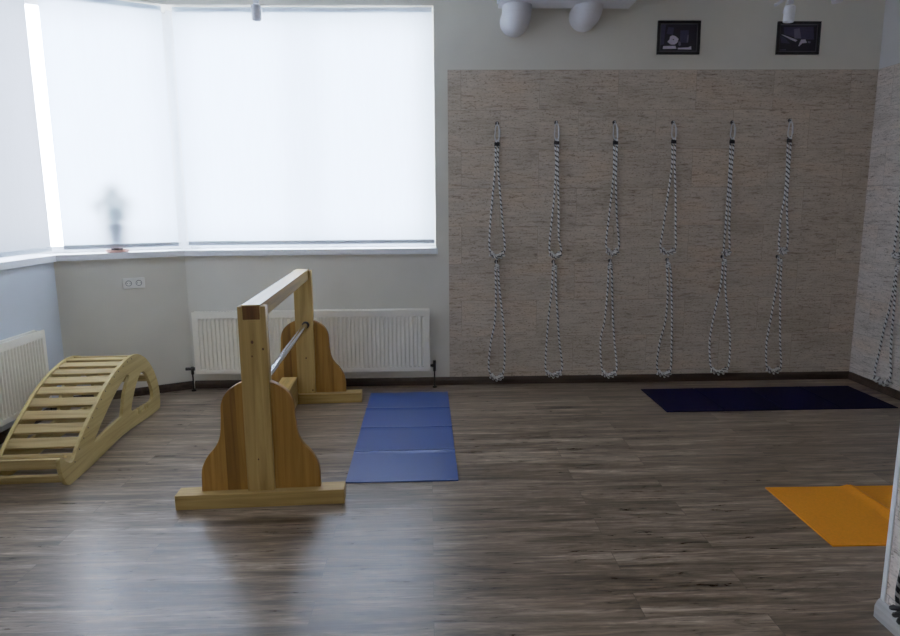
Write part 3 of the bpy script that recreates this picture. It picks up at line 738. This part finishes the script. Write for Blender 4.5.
sh2 = [(2, [(.08, .08), (.9, .06), (.94, .55), (.6, .55), (.1, .35)]), (2, [(.0, .42), (.3, .55), (.34, .72), (.04, .68)]), (3, [(.36, .15), (.52, .12), (.58, .5), (.4, .52)]),
       (1, [(.12, .48), (.5, .72), (.62, .88), (.98, .86), (.98, .97), (.02, .97), (.02, .74), (.34, .78)]),
       (4, [(.02, .36), (.10, .38), (.48, .58), (.44, .64), (.30, .56)]), (4, [(.58, .56), (.70, .55), (.75, .68), (.62, .70), (.54, .82), (.52, .80)]), (1, [(.76, .58), (.88, .56), (.90, .78), (.76, .78)]), (3, [(.77, .62), (.85, .63), (.84, .70), (.77, .69)]),
       (3, [(.02, .95), (.18, .94), (.18, .97), (.02, .97)])]
picture(1.943, 2.740, .334, .247, 'left black-framed dark photograph of a person folded forward on the floor', sh1)
picture(2.882, 2.737, .340, .244, 'right black-framed dark photograph of a person reclining with raised legs', sh2)

# ------------------------------------------------------------------ ventilation duct
dz0 = 2.918
vd = thing('ventilation_duct', 'white ventilation duct box with two round elbows above the cork wall', 'duct', (.53, D - .12, dz0))
MB().box(0, .985, -.62, 0, 0, CEIL - dz0 - .001, bev=.006).build('duct_box', M['duct'], vd)
MB().box(-.014, -.001, -.50, -.06, .015, CEIL - dz0 - .02, bev=.003).build('end_grille', M['bar'], vd)
for x in (.135, .665):
    ze = -.068 if x < .5 else -.030
    pts = [(x, -.075, .01), (x, -.075, ze + .084)] + [(x, -.075 + .085 * (1 - math.cos(a)), ze + .085 - .085 * math.sin(a)) for a in [PI / 2 * i / 8 for i in range(1, 9)]] + [(x, .1195, ze)]
    MB().tube(pts, .108, 28).build('duct_elbow', M['duct'], vd, True)

# ------------------------------------------------------------------ spotlights
def spot(x, y, zb, tilt, label, arm):
    r = thing('spotlight', label, 'spotlight', (x, y, CEIL), 0, 'ceiling spotlights')
    h = zb - CEIL
    MB().lathe([(.045, -.0003), (.045, -.022), (.040, -.026), (.007, -.027)], 24).build('ceiling_plate', M['lamp'], r, True)
    MB().tube([(0, 0, -.02), (0, 0, h + .15)], .0075, 12).build('rod', M['lamp'], r, True)
    m = MB(); m.box(-.018, .018, -.012, .012, h + .105, h + .135, bev=.003)
    m.tube([(-.012, .014, h + .125), (-.034, .014, h + .055)], .004, 8); m.build('bracket', M['lamp'], r)
    if arm: MB().tube([(-.100, -.01, h + .095), (-.002, -.01, h + .150)], .009, 8).build('side_arm', M['lamp'], r)
    Rm = Matrix.Translation((0, 0, h + .076)) @ Matrix.Rotation(tilt, 4, 'Y')
    hd = MB().lathe([(.010, .024), (.024, .020), (.0325, .012), (.0325, -.070), (.0300, -.075), (.027, -.070), (.026, -.062)], 28, M_=Rm).build('lamp_head', M['lamp'], r, True)
    MB().lathe([(.026, -.060), (.0, -.056)], 20, M_=Rm).build('lens', M['lens'], hd, True)
    return r
spot(-1.125, 4.7, 2.694, 0, 'grey spotlight hanging in front of the wide blind', False)
spot(2.245, 4.3, 2.583, .05, 'white spotlight with side arm in front of the right photograph', True)
spot(2.53, 4.3, 2.695, -.15, 'white spotlight at the top edge, right of the right photograph', False)

# ------------------------------------------------------------------ light
wd = bpy.data.worlds.new('overcast'); bpy.context.scene.world = wd; wd.use_nodes = True
nt = wd.node_tree; nt.nodes.clear()
o = nt.nodes.new('ShaderNodeOutputWorld'); bg = nt.nodes.new('ShaderNodeBackground'); tc = nt.nodes.new('ShaderNodeTexCoord')
sx = nt.nodes.new('ShaderNodeSeparateXYZ'); rp = nt.nodes.new('ShaderNodeValToRGB'); ma = nt.nodes.new('ShaderNodeMath'); ma.operation = 'MULTIPLY_ADD'
ma.inputs[1].default_value = .5; ma.inputs[2].default_value = .5
nt.links.new(tc.outputs['Generated'], sx.inputs[0]); nt.links.new(sx.outputs[2], ma.inputs[0]); nt.links.new(ma.outputs[0], rp.inputs[0])
e = rp.color_ramp.elements
e[0].position = .3; e[0].color = (.66, .70, .77, 1); e[1].position = .75; e[1].color = (.83, .90, 1.02, 1)
x = e.new(.5); x.color = (.78, .84, .95, 1)
nt.links.new(rp.outputs[0], bg.inputs[0]); bg.inputs[1].default_value = 12.; nt.links.new(bg.outputs[0], o.inputs[0])

la = bpy.data.lights.new('added_side_fill', 'AREA'); la.shape = 'RECTANGLE'; la.size = 2.6; la.size_y = 1.8; la.energy = FILL_LAMP; la.color = (.96, .98, 1.)  # added fill in front of a closed wall to brighten the room, no window there
lo = bpy.data.objects.new('added_side_fill', la); C.objects.link(lo); lo.location = (-2.74, -.1, 2.05); lo.rotation_euler = (PI / 2, 0, PI / 2 + PI)

# ------------------------------------------------------------------ camera
f, pitch, roll, yaw, h = 663.531, .17, -.007, .03, 1.485
F = Vector((math.sin(yaw) * math.cos(pitch), math.cos(yaw) * math.cos(pitch), -math.sin(pitch)))
R = Vector((math.cos(yaw), -math.sin(yaw), 0)); U = R.cross(F)
cr, sr = math.cos(roll), math.sin(roll); R2 = R * cr + U * sr; U2 = -R * sr + U * cr
cam = bpy.data.cameras.new('camera'); co = bpy.data.objects.new('camera', cam); C.objects.link(co)
cam.sensor_fit = 'HORIZONTAL'; cam.sensor_width = 36; cam.lens = f * 36 / 900; cam.clip_start = .02
Mx = Matrix((R2, U2, -F)).transposed().to_4x4(); Mx.translation = (0, 0, h); co.matrix_world = Mx
sc = bpy.context.scene; sc.camera = co
sc.view_settings.view_transform = 'Standard'; sc.view_settings.look = 'None'; sc.view_settings.exposure = 0.; sc.view_settings.gamma = 1.15
sc.view_settings.use_curve_mapping = True      # soft highlight shoulder, like the phone's tone curve
cm = sc.view_settings.curve_mapping; cm.white_level = (3, 3, 3); cc = cm.curves[3]
for x_, y_ in ((.03, .132), (.06, .27), (.1, .42), (.2, .635), (.35, .765), (.6, .885)): cc.points.new(x_, y_)
cm.update()
sc.cycles.use_denoising = True
sc.cycles.max_bounces = 12; sc.cycles.diffuse_bounces = 6; sc.cycles.glossy_bounces = 4; sc.cycles.transparent_max_bounces = 12
sc.cycles.sample_clamp_indirect = 6.
